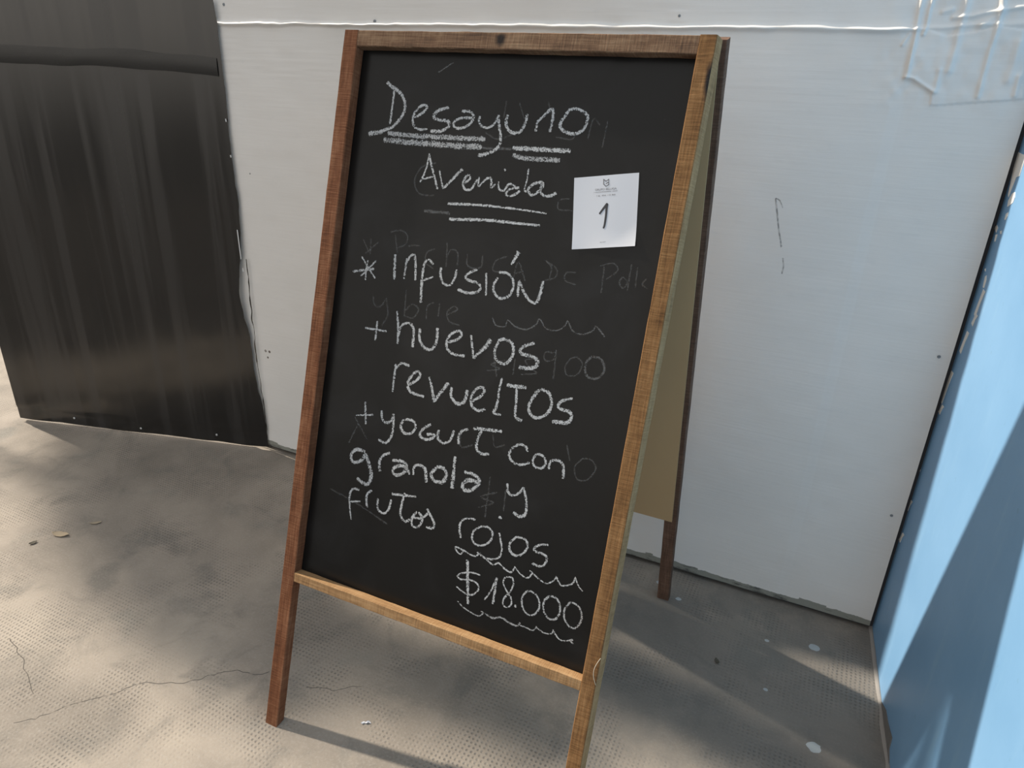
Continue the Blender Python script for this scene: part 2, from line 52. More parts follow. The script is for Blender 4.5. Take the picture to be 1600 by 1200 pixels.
RIDGES = [[[[41.9,1222.6],[41.5,1210.2],[42.9,1184.9],[43.6,1172.1],[43.7,1141.4],[43.9,1110.0]],3.5,3.0],[[[56.7,1222.6],[55.4,1209.0],[56.6,1185.0],[54.8,1173.4]],3,2.2],[[[44.1,1109.4],[56.4,1107.4],[70.3,1098.7],[89.1,1089.1]],3,2.5],[[[90.5,1121.1],[92.4,1089.8]],2,3],[[[105.5,1222.3],[105.2,1202.3],[104.5,1183.1],[105.0,1159.0],[104.2,1121.5]],3,4],[[[152.8,1222.1],[155.1,1205.7],[154.9,1174.6],[153.6,1150.7],[153.7,1117.1],[154.2,1085.1]],3,3],[[[190.1,1162.7],[190.7,1133.3],[189.5,1110.1]],2.5,5],[[[203.2,1115.2],[204.1,1088.4]],2.5,3],[[[91.9,1197.8],[117.8,1200.1],[132.0,1204.0],[152.4,1207.9],[182.6,1212.8]],3,2.5],[[[35.1,1173.2],[28.1,1157.7]],2,2],[[[75.4,1205.6],[86.9,1209.0]],2,3],[[[134.1,1187.9],[155.1,1205.7]],3,5]]
TAPE = [[[42.9,1184.9],[89.5,1171.5],[138.3,1180.0],[156.2,1185.8],[191.5,1180.6],[218.5,1083.2],[143.6,1073.8],[89.6,1067.6],[87.2,1087.2],[70.0,1099.9],[43.9,1110.0]]]


# ------------------------------------------------------------------ helpers
def link(name, me, mat=None, parent=None):
    o = bpy.data.objects.new(name, me); COL.objects.link(o)
    if mat: me.materials.append(mat)
    if parent: o.parent = parent
    return o
def tag(o, label=None, cat=None, group=None, kind=None):
    for k, v in (('label', label), ('category', cat), ('group', group), ('kind', kind)):
        if v: o[k] = v
    return o
def mesh(verts, faces, smooth=False):
    me = bpy.data.meshes.new('m'); me.from_pydata([tuple(v) for v in verts], [], faces); me.update()
    if smooth:
        for p in me.polygons: p.use_smooth = True
    return me
def box(x0, x1, y0, y1, z0, z1):
    v = [(x, y, z) for x in (x0, x1) for y in (y0, y1) for z in (z0, z1)]
    f = [(0, 1, 3, 2), (4, 6, 7, 5), (0, 4, 5, 1), (2, 3, 7, 6), (0, 2, 6, 4), (1, 5, 7, 3)]
    return mesh(v, f)
def nz(*a, s=1.0): return noise.noise(Vector(a) * s)

class NT:
    def __init__(s, name):
        s.m = bpy.data.materials.new(name); s.m.use_nodes = True; s.t = s.m.node_tree; s.t.nodes.clear()
        s.out = s.n('ShaderNodeOutputMaterial'); s.b = s.n('ShaderNodeBsdfPrincipled'); s.l(s.b.outputs[0], s.out.inputs[0])
    def n(s, t, **k):
        x = s.t.nodes.new(t)
        for a, b in k.items(): setattr(x, a, b)
        return x
    def l(s, a, b): s.t.links.new(a, b)
    def val(s, x, v):
        if hasattr(v, 'links'): s.l(v, x)
        else: x.default_value = v
    def obj(s): return s.n('ShaderNodeTexCoord').outputs['Object']
    def uv(s): return s.n('ShaderNodeTexCoord').outputs['UV']
    def mapv(s, v, scale=(1, 1, 1), loc=(0, 0, 0)):
        m = s.n('ShaderNodeMapping'); m.inputs['Scale'].default_value = scale; m.inputs['Location'].default_value = loc; s.l(v, m.inputs[0]); return m.outputs[0]
    def noise(s, v, scale, detail=4, rough=.55, dist=0):
        x = s.n('ShaderNodeTexNoise'); s.l(v, x.inputs['Vector']); x.inputs['Scale'].default_value = scale; x.inputs['Detail'].default_value = detail
        x.inputs['Roughness'].default_value = rough; x.inputs['Distortion'].default_value = dist; return x.outputs['Fac']
    def math(s, op, a, b=0.0, c=0.0):
        x = s.n('ShaderNodeMath', operation=op); s.val(x.inputs[0], a); s.val(x.inputs[1], b); s.val(x.inputs[2], c); return x.outputs[0]
    def ramp(s, f, stops):
        x = s.n('ShaderNodeValToRGB'); s.l(f, x.inputs[0]); e = x.color_ramp.elements
        while len(e) > 1: e.remove(e[-1])
        for i, (p, c) in enumerate(stops):
            q = e[0] if i == 0 else e.new(p); q.position = p
            q.color = (c, c, c, 1) if isinstance(c, (int, float)) else (*c, 1)
        return x.outputs[0]
    def step(s, f, a, b):
        x = s.n('ShaderNodeMapRange'); x.interpolation_type = 'SMOOTHSTEP'; s.val(x.inputs[0], f); x.inputs[1].default_value = a; x.inputs[2].default_value = b; return x.outputs[0]
    def mix(s, f, a, b, mode='MIX'):
        x = s.n('ShaderNodeMix', data_type='RGBA', blend_type=mode); s.val(x.inputs[0], f)
        for i, c in ((6, a), (7, b)):
            if hasattr(c, 'links'): s.l(c, x.inputs[i])
            else: x.inputs[i].default_value = (*c, 1) if len(c) == 3 else c
        return x.outputs[2]
    def sep(s, v):
        x = s.n('ShaderNodeSeparateXYZ'); s.l(v, x.inputs[0]); return x.outputs
    def bump(s, h, strength, dist):
        x = s.n('ShaderNodeBump'); x.inputs['Strength'].default_value = strength; x.inputs['Distance'].default_value = dist; s.l(h, x.inputs['Height']); s.l(x.outputs[0], s.b.inputs['Normal'])
    def base(s, c): s.val(s.b.inputs['Base Color'], c if hasattr(c, 'links') else (*c, 1))
    def rough(s, r): s.val(s.b.inputs['Roughness'], r)
    def spec(s, r): s.b.inputs['Specular IOR Level'].default_value = r

def plain(name, c, r=.7, spec=.4, nscale=60, amt=.12):
    k = NT(name); n = k.noise(k.obj(), nscale)
    k.base(k.mix(k.math('MULTIPLY', n, amt * 2), c, tuple(x * .55 for x in c))); k.rough(r); k.spec(spec); return k.m

def wood(name, light, mid, dark, seed, knots=()):
    """uv.x runs along the length, uv.y across, both in metres; saw marks lie across the length"""
    k = NT(name); uv = k.mapv(k.uv(), loc=(seed * 3.7, seed * 1.3, 0))
    grain = k.noise(k.mapv(uv, (14, 330, 1)), 1, 5, .6, .6)
    saw = k.noise(k.mapv(uv, (420, 22, 1)), 1, 3, .6, .3)
    patch = k.noise(k.mapv(uv, (16, 38, 1)), 1, 4, .65)
    fine = k.noise(k.mapv(uv, (900, 900, 1)), 1, 2)
    f = k.math('ADD', k.math('MULTIPLY', grain, .36), k.math('ADD', k.math('MULTIPLY', saw, .30), k.math('MULTIPLY', patch, .42)))
    c = k.ramp(f, [(.36, dark), (.52, mid), (.68, light)])
    c = k.mix(k.math('MULTIPLY', k.step(fine, .55, .8), .25), c, tuple(x * .35 for x in dark))
    for (ku, kv, kl, kw) in knots:
        q = k.sep(k.uv())
        d = k.math('SQRT', k.math('ADD', k.math('POWER', k.math('DIVIDE', k.math('SUBTRACT', q[0], ku), kl), 2), k.math('POWER', k.math('DIVIDE', k.math('SUBTRACT', q[1], kv), kw), 2)))
        d = k.math('ADD', d, k.math('MULTIPLY', k.math('SUBTRACT', patch, .5), 1.2))
        c = k.mix(k.math('SUBTRACT', 1, k.step(d, .45, 1.25)), c, (.028, .022, .02))
    k.base(c); k.rough(.85); k.spec(.12)
    k.bump(k.math('ADD', saw, k.math('MULTIPLY', grain, .8)), .55, .0012)
    return k.m

def catmull(pts, step):
    P = [np.array(p, float) for p in pts]; P = [2 * P[0] - P[1]] + P + [2 * P[-1] - P[-2]]; out = []
    for i in range(1, len(P) - 2):
        n = max(2, int(np.linalg.norm(P[i + 1] - P[i]) / step))
        for j in range(n):
            t = j / n
            out.append(.5 * (2 * P[i] + (P[i + 1] - P[i - 1]) * t + (2 * P[i - 1] - 5 * P[i] + 4 * P[i + 1] - P[i + 2]) * t * t + (3 * P[i] - P[i - 1] - 3 * P[i + 1] + P[i + 2]) * t ** 3))
    out.append(P[-2]); return np.array(out)

def ribbons(strokes, to3, step=2.0, lift0=.00015, dlift=.000006):
    """flat marks lying on a surface: strokes = [w0, w1, opacity, points...] in mm; to3(a, b, lift) gives the point"""
    V, F, UV, OP = [], [], [], []
    for si, st in enumerate(strokes):
        w0, w1, op = st[:3]; C = catmull(st[3:], step); n = len(C)
        T = np.gradient(C, axis=0); T /= (np.linalg.norm(T, axis=1)[:, None] + 1e-9)
        N = np.stack([-T[:, 1], T[:, 0]], 1); b = len(V); L = 0
        for i in range(n):
            t = i / (n - 1); w = (w0 + (w1 - w0) * t) * .5 * 1.08 * (1 + .16 * nz(C[i][0] * .06, C[i][1] * .06, si)) 
            if i == 0 or i == n - 1: w *= .75
            if i: L += np.linalg.norm(C[i] - C[i - 1])
            for sgn in (-1, 0, 1):
                q = C[i] + N[i] * w * sgn
                V.append(to3(q[0], q[1], lift0 + dlift * si)); UV.append((L * .001, sgn)); OP.append(op)
        for i in range(n - 1):
            for j in (0, 1): F.append((b + 3 * i + j, b + 3 * i + j + 3, b + 3 * i + j + 4, b + 3 * i + j + 1))
    me = mesh(V, F)
    uvl = me.uv_layers.new(name='UVMap')
    at = me.attributes.new('opacity', 'FLOAT', 'POINT'); at.data.foreach_set('value', OP)
    for lp in me.loops: uvl.data[lp.index].uv = UV[lp.vertex_index]
    return me

def grid(xs, zs, P, smooth=True):
    """P(i, j) arrays -> mesh of quads; P has shape (nx, nz, 3)"""
    nx, nzv = P.shape[:2]
    idx = np.arange(nx * nzv).reshape(nx, nzv)
    f = np.stack([idx[:-1, :-1], idx[1:, :-1], idx[1:, 1:], idx[:-1, 1:]], -1).reshape(-1, 4)
    me = bpy.data.meshes.new('m'); me.vertices.add(nx * nzv); me.vertices.foreach_set('co', P.reshape(-1).astype(np.float32))
    me.loops.add(f.size); me.loops.foreach_set('vertex_index', f.reshape(-1).astype(np.int32))
    me.polygons.add(len(f)); me.polygons.foreach_set('loop_start', (np.arange(len(f)) * 4).astype(np.int32)); me.polygons.foreach_set('loop_total', np.full(len(f), 4, np.int32))
    me.update(calc_edges=True); me.validate()
    if smooth: me.polygons.foreach_set('use_smooth', np.ones(len(f), bool))
    return me

_rng = np.random.default_rng(4)
_T = _rng.random((64, 64))
def vn(x, y):
    """smooth value noise on arrays"""
    x = np.asarray(x, float); y = np.asarray(y, float); xi = np.floor(x).astype(int); yi = np.floor(y).astype(int); fx = x - xi; fy = y - yi
    fx = fx * fx * (3 - 2 * fx); fy = fy * fy * (3 - 2 * fy); g = lambda a, b: _T[a % 64, b % 64]
    return (g(xi, yi) * (1 - fx) + g(xi + 1, yi) * fx) * (1 - fy) + (g(xi, yi + 1) * (1 - fx) + g(xi + 1, yi + 1) * fx) * fy

# ------------------------------------------------------------------ the setting
# floor: cement tile with a fine grid of small pits, worn smooth in places
k = NT('cement_floor'); ob = k.obj(); q = k.sep(ob)
PIT = .0085
def cell(a): return k.math('SUBTRACT', k.math('FRACT', k.math('DIVIDE', a, PIT)), .5)
wob = k.noise(ob, 45, 2)
dx = k.math('MULTIPLY', cell(k.math('ADD', q[0], k.math('MULTIPLY', wob, .004))), 1.0)
dy = k.math('MULTIPLY', cell(k.math('ADD', q[1], k.math('MULTIPLY', wob, .003))), 1.0)
r2 = k.math('SQRT', k.math('ADD', k.math('MULTIPLY', dx, dx), k.math('MULTIPLY', dy, dy)))
pit = k.math('SUBTRACT', 1, k.step(r2, .14, .36))
wear = k.noise(k.mapv(ob, (1, 1, 1), (3.1, 1.7, 0)), 4.2, 5, .6)
worn = k.step(wear, .43, .60)
big = k.noise(ob, 2.3, 5, .6, .4); mid = k.noise(k.mapv(ob, (1, 1, 1), (7, 2, 0)), 9, 6, .65, .5); fine = k.noise(ob, 180, 4, .7); grit = k.noise(ob, 520, 2, .6)
c = k.ramp(big, [(.30, (.185, .160, .133)), (.50, (.282, .243, .202)), (.70, (.365, .314, .258))])
c = k.mix(k.math('MULTIPLY', k.step(mid, .48, .70), .42), c, (.118, .114, .104))
c = k.mix(k.math('MULTIPLY', k.step(k.noise(k.mapv(ob, (1, 1, 1), (2, 9, 0)), 5.2, 3), .58, .72), .35), c, (.155, .165, .150))
c = k.mix(k.math('MULTIPLY', k.step(fine, .45, .75), .35), c, (.38, .355, .32))
c = k.mix(k.math('MULTIPLY', k.step(grit, .62, .80), .45), c, (.10, .095, .09))
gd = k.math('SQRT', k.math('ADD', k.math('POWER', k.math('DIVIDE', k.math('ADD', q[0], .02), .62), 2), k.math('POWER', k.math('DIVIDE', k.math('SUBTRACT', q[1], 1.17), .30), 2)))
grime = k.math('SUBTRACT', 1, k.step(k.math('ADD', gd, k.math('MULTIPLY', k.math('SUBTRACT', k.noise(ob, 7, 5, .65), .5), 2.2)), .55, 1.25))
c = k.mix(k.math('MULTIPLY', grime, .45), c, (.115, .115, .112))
dirt = k.math('MULTIPLY', pit, k.math('MULTIPLY', worn, k.step(k.noise(ob, 30, 3), .30, .62)))
c = k.mix(k.math('MULTIPLY', dirt, .62), c, (.105, .098, .09))
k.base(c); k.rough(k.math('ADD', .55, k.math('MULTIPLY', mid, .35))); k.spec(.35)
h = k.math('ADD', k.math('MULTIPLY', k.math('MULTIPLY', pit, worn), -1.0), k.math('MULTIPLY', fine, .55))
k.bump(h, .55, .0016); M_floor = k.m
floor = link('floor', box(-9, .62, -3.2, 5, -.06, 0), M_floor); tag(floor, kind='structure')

k = NT('hairline_crack'); k.base((.09, .08, .07)); k.rough(.95)
_cn = k.noise(k.obj(), 90, 3); tr = k.n('ShaderNodeBsdfTransparent'); mx = k.n('ShaderNodeMixShader'); k.l(k.step(_cn, .30, .50), mx.inputs[0]); k.l(tr.outputs[0], mx.inputs[1]); k.l(k.b.outputs[0], mx.inputs[2]); k.l(mx.outputs[0], k.out.inputs[0]); M_crack = k.m
for cr in CRACKS:
    pts = []
    for a, b in zip(cr[:-1], cr[1:]):
        for t in (0, .33, .66): pts.append([a[0] + (b[0] - a[0]) * t + 5 * nz(a[0] + t * 9, a[1], 2.), a[1] + (b[1] - a[1]) * t + 5 * nz(a[1] + t * 7, a[0], 5.)])
    pts.append(cr[-1])
    link('crack', ribbons([[1.3, .9, 1] + pts], lambda a, b, l: (a * .001, b * .001, .0003), 4), M_crack, floor)
M_spot = plain('dried_paint_spot', (.42, .45, .46), .8)
for sx, sy, sr in [(.1233, 1.3252, .010), (.1409, 1.0628, .011), (-.2252, 1.3792, .006), (-.1708, 1.3424, .0055), (-.0555 + .1, 1.16, .004), (.03, 1.30, .004)]:
    vs = [(sx, sy, .0005)] + [(sx + sr * 1.15 * math.cos(t) * (1 + .3 * nz(math.cos(t) * 2, math.sin(t) * 2, sx * 90)), sy + sr * math.sin(t) * (1 + .3 * nz(math.cos(t) * 2, math.sin(t) * 2, sy * 90)), .0003) for t in [i * math.tau / 16 for i in range(16)]]
    link('paint_spot', mesh(vs, [(0, i + 1, (i + 1) % 16 + 1) for i in range(16)]), M_spot, floor)

# white wall at the back
WY, WL, WR, WH = 1.4381, -1.5300, .2273, 1.232
k = NT('white_painted_sheet'); ob = k.obj(); q = k.sep(ob)
n1 = k.noise(k.mapv(ob, (7, 1, 190)), 1, 4, .6); n2 = k.noise(k.mapv(ob, (28, 1, 60)), 1, 4); blot = k.noise(ob, 2.4, 4); 
edge = k.math('ADD', .015, k.math('ADD', k.math('MULTIPLY', k.noise(k.mapv(ob, (1, 0, 0)), 9, 5, .7), .022), k.math('MULTIPLY', k.math('GREATER_THAN', k.noise(k.mapv(ob, (1, 0, 0)), 14, 0), .55), .004)))
bare = k.step(k.math('SUBTRACT', edge, q[2]), -.0007, .0007)
c = k.ramp(blot, [(.35, (.72, .71, .69)), (.65, (.77, .755, .735))])
c = k.mix(k.math('MULTIPLY', k.step(n2, .58, .75), .10), c, (.55, .57, .58))
bc = k.mix(k.step(k.noise(k.mapv(ob, (18, 1, 60)), 1, 5, .7), .50, .66), (.26, .265, .235), (.09, .09, .085))
k.base(k.mix(bare, c, bc)); k.rough(.5); k.spec(.4)
k.bump(k.math('ADD', n1, k.math('MULTIPLY', n2, .6)), .26, .0014); M_white = k.m
M_core = plain('dark_timber_core', (.05, .05, .055), .9)

def seg_ridge(X, Z, pts, h, s):
    """height of a soft crease running along a polyline (mm)"""
    best = np.full(X.shape, 1e9)
    for a, b in zip(pts[:-1], pts[1:]):
        a = np.array(a) * .001; b = np.array(b) * .001; d = b - a; L2 = d @ d + 1e-12
        t = np.clip(((X - a[0]) * d[0] + (Z - a[1]) * d[1]) / L2, 0, 1)
        best = np.minimum(best, np.hypot(X - a[0] - t * d[0], Z - a[1] - t * d[1]))
    return h * .001 * np.exp(-(best / (s * .001)) ** 2)
def inside(X, Z, poly):
    r = np.zeros(X.shape, bool); n = len(poly)
    for i in range(n):
        x0, z0 = np.array(poly[i]) * .001; x1, z1 = np.array(poly[(i + 1) % n]) * .001
        c = ((z0 > Z) != (z1 > Z)) & (X < (x1 - x0) * (Z - z0) / (z1 - z0 + 1e-12) + x0); r ^= c
    return r
def blur(A, n):
    for _ in range(n):
        B = np.pad(A, 1, mode='edge'); A = (B[:-2, 1:-1] + B[2:, 1:-1] + B[1:-1, :-2] + B[1:-1, 2:] + 2 * A) / 6
    return A
xs = np.concatenate([np.arange(WL, -.02, .006), np.arange(-.02, WR, .0013), [WR]])
zs = np.concatenate([np.arange(.012, 1.06, .008), np.arange(1.06, WH, .0013), [WH]])
X, Z = np.meshgrid(xs, zs, indexing='ij')
H = .0022 * (vn(X * 5, Z * 3 + 9) - .5) + .0012 * (vn(X * 22, Z * 30) - .5) + .0004 * (vn(X * 11, Z * 150) - .5) * np.clip((Z - .4) / .6, 0, 1)
sz = 1.1803 + .0022 * (vn(X * 14, X * 0 + 3) - .5) + .0016 * (vn(X * 47, X * 0 + 5) - .5) + np.where(X > .02, (X - .02) * .06, 0)
along = 1 - np.clip((X - .03) / .02, 0, 1) * .65
H += along * ((.0055 + .005 * vn(X * 30, X * 0)) * np.exp(-((Z - sz) / (.0034 + .002 * vn(X * 9, X * 0 + 7))) ** 2) + .0020 / (1 + np.exp(np.clip((Z - sz) / .0012, -50, 50))))
tp = blur(inside(X, Z, TAPE[0]).astype(float), 3)
near = np.clip((X + .02) / .05, 0, 1) * np.clip((Z - 1.04) / .05, 0, 1)
H += tp * .0022 + near * (.0040 * (vn(X * 34 + Z * 14, Z * 16 + 2) - .5) + .0018 * (vn(X * 90, Z * 70) - .5))
for pts, hh, ss in RIDGES: H += seg_ridge(X, Z, pts, hh * 1.15, ss * 1.35)
H += blur(inside(X, Z, [[-360, 1190], [-330, 1190], [-330, 1207], [-360, 1207]]).astype(float), 2) * .0012
xe = X + np.where(X <= WL + 1e-6, .004 * (vn(Z * 30, Z * 0) - .5), 0)
wall_back = link('wall_back', grid(xs, zs, np.stack([xe, WY - H, Z], -1)), M_white); tag(wall_back, kind='structure')
# body of the wall: a sheet 1.2 cm thick on dark timber set back from its edges
vsheet = box(WL + .001, WR - .0005, WY + .0055, WY + .012, .012, WH)
link('sheet_edge', vsheet, plain('white_sheet_edge', (.60, .60, .60)), wall_back)
link('timber_core', box(WL + .02, WR + .06, WY + .012, WY + .08, 0, WH - .02), M_core, wall_back)
M_screw = plain('rusty_screw', (.16, .13, .11), .5)
M_screw2 = plain('grey_screw', (.22, .24, .26), .4)
def disc(c, r, ax, th=.0012, n=14):
    ax = Vector(ax).normalized(); t1 = ax.orthogonal().normalized(); t2 = ax.cross(t1); c = Vector(c); V = []
    for rr, hh in ((r, 0), (r * .92, th * .7), (r * .55, th), (r * .3, th * .55)):
        for i in range(n): V.append(c + rr * (math.cos(i * math.tau / n) * t1 + math.sin(i * math.tau / n) * t2) + ax * hh)
    F = [(a * n + i, a * n + (i + 1) % n, (a + 1) * n + (i + 1) % n, (a + 1) * n + i) for a in range(3) for i in range(n)] + [tuple(3 * n + i for i in range(n))]
    return mesh(V, F)
for sx, sz_, sr, mm in [(.2073, .6425, .0032, M_screw2), (.2073, .2939, .0030, M_screw2), (-1.4488, 1.2202, .0035, M_screw2), (-1.4500, 1.1609, .0035, M_screw2), (-1.4420, .3313, .0042, M_screw), (-1.4275, .3313, .0042, M_screw), (-1.4360, .312, .0035, M_screw),
                   (-1.0143, 1.1865, .0035, M_screw2), (-.346, 1.199, .0025, M_screw2), (-1.4250, .83, .0022, M_screw2)]:
    link('screw', disc((sx, WY - .0012, sz_), sr, (0, -1, 0)), mm, wall_back)
k = NT('pencil_mark'); k.base((.16, .15, .15)); k.rough(.8); tr = k.n('ShaderNodeBsdfTransparent'); mx = k.n('ShaderNodeMixShader')
k.l(k.math('MULTIPLY_ADD', k.step(k.noise(k.obj(), 160, 3), .36, .62), .30, .16), mx.inputs[0]); k.l(tr.outputs[0], mx.inputs[1]); k.l(k.b.outputs[0], mx.inputs[2]); k.l(mx.outputs[0], k.out.inputs[0]); M_pencil = k.m
link('pencil_scribble', ribbons([[3.0, 2.6, 1] + SCRATCH[0], [2.2, 1.6, 1] + SCRATCH[1]], lambda a, b, l: (a * .001, WY - .0024 - l, b * .001), 4), M_pencil, wall_back)

# blue wall on the right
BA = Vector((.23569, 1.44030, 0)); BT = Vector((.07896562, -.99687734, 0)); BN = Vector((-.99687734, -.07896562, 0))   # along the wall, facing out
def bw(a, z, out=0.0): return BA + BT * a + BN * out + Vector((0, 0, z))
k = NT('blue_wall_paint'); ob = k.obj()
n1 = k.noise(ob, 3.2, 5, .6); n2 = k.noise(k.mapv(ob, (1, 30, 6)), 1, 4); n3 = k.noise(ob, 70, 3)
c = k.ramp(n1, [(.35, (.165, .340, .565)), (.65, (.203, .390, .625))])
c = k.mix(k.math('MULTIPLY', k.step(n2, .55, .78), .16), c, (.36, .56, .70))
c = k.mix(k.math('MULTIPLY', k.step(n3, .66, .78), .22), c, (.09, .19, .28))
k.base(c); k.rough(.42); k.spec(.45); k.bump(k.math('ADD', n2, k.math('MULTIPLY', n3, .4)), .2, .001); M_blue = k.m
P = []
for a, z in [(-.16, 0), (2.6, 0), (2.6, 1.9), (-.16, 1.9)]: P += [bw(a, z), bw(a, z, -.14)]
wall_right = link('wall_right', mesh(P, [(0, 2, 4, 6), (1, 7, 5, 3), (0, 1, 3, 2), (2, 3, 5, 4), (4, 5, 7, 6), (6, 7, 1, 0)]), M_blue); tag(wall_right, kind='structure')
M_chip = plain('bare_white_plaster', (.80, .80, .78), .85)
for ch in CHIPS:
    n = len(ch); V = [bw(a * .001, z * .001, .0006) for a, z in ch] + [bw(a * .001, z * .001, -.0005) for a, z in ch]
    link('paint_chip', mesh(V, [tuple(range(n))] + [(i, i + n, (i + 1) % n + n, (i + 1) % n) for i in range(n)]), M_chip, wall_right)
n = len(PATCH); PZ = [(a, max(z, 0) + .3) for a, z in PATCH]
V = [bw(a * .001, z * .001, .0015) for a, z in PZ] + [bw(a * .001, z * .001, -.0005) for a, z in PZ]
link('bare_patch', mesh(V, [tuple(range(n))] + [(i, i + n, (i + 1) % n + n, (i + 1) % n) for i in range(n)]), plain('grimy_mortar', (.17, .165, .16), .9), wall_right)
V = []
for i in range(40):
    a = -.02 + 1.6 * i / 39; w = .007 + .003 * nz(a * 16, 1, 2)
    V += [bw(a, 0, -.001), bw(a, .004 + .002 * nz(a * 22, 4, 1), -.001), bw(a, .0025, w * .6), bw(a, 0, w)]
link('mortar_fillet', mesh(V, [(4 * i + j, 4 * i + j + 1, 4 * i + j + 5, 4 * i + j + 4) for i in range(39) for j in range(3)], True), plain('floor_mortar', (.30, .28, .26), .9), wall_right)

shade_wall_left = link('shade_wall_left', box(-6.8, -6.5, -4.2, .80, 0, 5.6), plain('beige_plaster', (.62, .55, .46), .9)); tag(shade_wall_left, kind='structure')  # unseen wall added to keep the foreground floor in shade

# ------------------------------------------------------------------ black panel standing at the left end of the white wall
PA = Vector((-2.3021, 1.2013, 0)); PB = Vector((-1.4690, 1.4330, 0)); PL = (PB - PA).length; PT = (PB - PA) / PL; PN = Vector((PT.y, -PT.x, 0))
panel = bpy.data.objects.new('black_panel', None); COL.objects.link(panel); panel.location = (PA + PB) / 2
tag(panel, 'tall panel covered in shiny black plastic film, left of the white wall', 'panel')
def pl(a, z, out=0.0): return PA + PT * a + PN * out + Vector((0, 0, z)) - panel.location
k = NT('black_plastic_film'); ob = k.obj(); n1 = k.noise(k.mapv(ob, (26, 26, 1.2)), 1, 4, .6); n2 = k.noise(k.mapv(ob, (9, 9, 3)), 1, 5)
n3 = k.noise(k.mapv(ob, (17, 17, .7)), 1, 3, .6, .4); st3 = k.step(n3, .42, .62)
k.base(k.mix(st3, (.0055, .0052, .0052), (.0165, .0158, .0158))); k.rough(k.math('ADD', k.math('ADD', .09, k.math('MULTIPLY', n1, .10)), k.math('MULTIPLY', st3, .12))); k.spec(.95)
k.bump(n1, .16, .004); M_black = k.m
xs = np.linspace(0, PL, 150); zs = np.linspace(.008, WH, 150); X, Z = np.meshgrid(xs, zs, indexing='ij')
xr = X * 1.0
edgeoff = .008 * (vn(Z * 7, Z * 0 + 1) - .5) + .004 * (vn(Z * 40, Z * 0) - .5) - .030 * np.exp(-((Z - .50) / .13) ** 2) - .012 * np.exp(-((Z - .25) / .10) ** 2)
xr += np.clip((X - PL + .12) / .12, 0, 1) ** 2 * (edgeoff - .001)
Hh = .0035 * (vn(X * 9, Z * .8) - .5) + .0018 * (vn(X * 26 + Z * 1.5, Z * 1.6 + 5) - .5) + .006 + np.where(Z < .05, -.002, 0)
Zb = Z + np.where(Z <= .0081, .005 * (vn(X * 14, X * 0 + 6) - .3), 0)
P = np.zeros(X.shape + (3,))
for c_ in range(3): P[..., c_] = PA[c_] + PT[c_] * xr + PN[c_] * Hh - panel.location[c_]
P[..., 2] += Zb
film = link('plastic_film', grid(xs, zs, P), M_black, panel)
V = [pl(a, z, o) for a in (.004, PL - .060) for z in (.010, WH - .002) for o in (.002, -.008)]
link('backing_board', mesh(V, [(0, 1, 3, 2), (4, 6, 7, 5), (0, 4, 5, 1), (2, 3, 7, 6), (0, 2, 6, 4), (1, 5, 7, 3)]), plain('pale_board', (.62, .63, .62), .8), panel)
# taped band across the film
k = NT('black_tape'); k.base((.010, .010, .010)); k.rough(k.math('ADD', .17, k.math('MULTIPLY', k.noise(k.mapv(k.obj(), (9, 9, 40)), 1, 4), .2))); k.spec(.62); M_tape = k.m
xs2 = np.linspace(.012, PL - .012, 120); V = []; F = []
for i, a in enumerate(xs2):
    zc = 1.094 - .012 * max(0, (a - .45) / .4) ** 2 + .004 * nz(a * 6, 1, 1); hw = .021 + .004 * nz(a * 9, 3, 1)
    for j, (dz, oo) in enumerate(((-1, .0082), (-.4, .0092), (.4, .0092), (1, .0082))): V.append(pl(a, zc + dz * hw, oo + .0008 * nz(a * 20, 3, 3)))
F = [(4 * i + j, 4 * i + 4 + j, 4 * i + 5 + j, 4 * i + 1 + j) for i in range(119) for j in range(3)]
link('tape_band', mesh(V, F, True), M_tape, panel)
M_rivet = plain('pale_rivet', (.55, .55, .53), .35)
def pa(x): return (Vector((x, 0, 0)).x - PA.x) / PT.x
for rx, rz in [(-2.1075, .0332), (-1.8827, .0243), (-1.6319, .0333)]:
    link('rivet', disc(pl(pa(rx), rz, .0055), .0035, PN, .002), M_rivet, panel)
# scraps where the film has torn off the edge
M_scrap = plain('torn_white_edge', (.66, .67, .67), .8)
V, F = [], []; zz = np.linspace(.07, .60, 90)
for i, z in enumerate(zz):
    e_ = float(.008 * (vn(z * 7, 1.0) - .5) + .004 * (vn(z * 40, 0.0) - .5)); w_ = .0035 * max(.12, float(vn(z * 60, 3.0))) * min(1, (z - .065) / .03)
    V += [pl(PL + e_ - w_, z, .0052), pl(PL + e_ + .0012, z, .0056)]
    if i: F.append((2 * i - 2, 2 * i, 2 * i + 1, 2 * i - 1))
link('torn_film_sliver', mesh(V, F), M_black, panel)
for z0, z1, a in [(.60, .68, -.012), (.565, .575, -.010), (.955, .962, -.006), (.868, .874, -.005)]:
    V = [pl(PL + a - .0015, z0, .0088), pl(PL + a + .0015, z0, .0088), pl(PL + a + .0012, z1, .0088), pl(PL + a - .002, z1, .0088)]
    link('scuff', mesh(V, [(0, 1, 2, 3)]), M_scrap, panel)

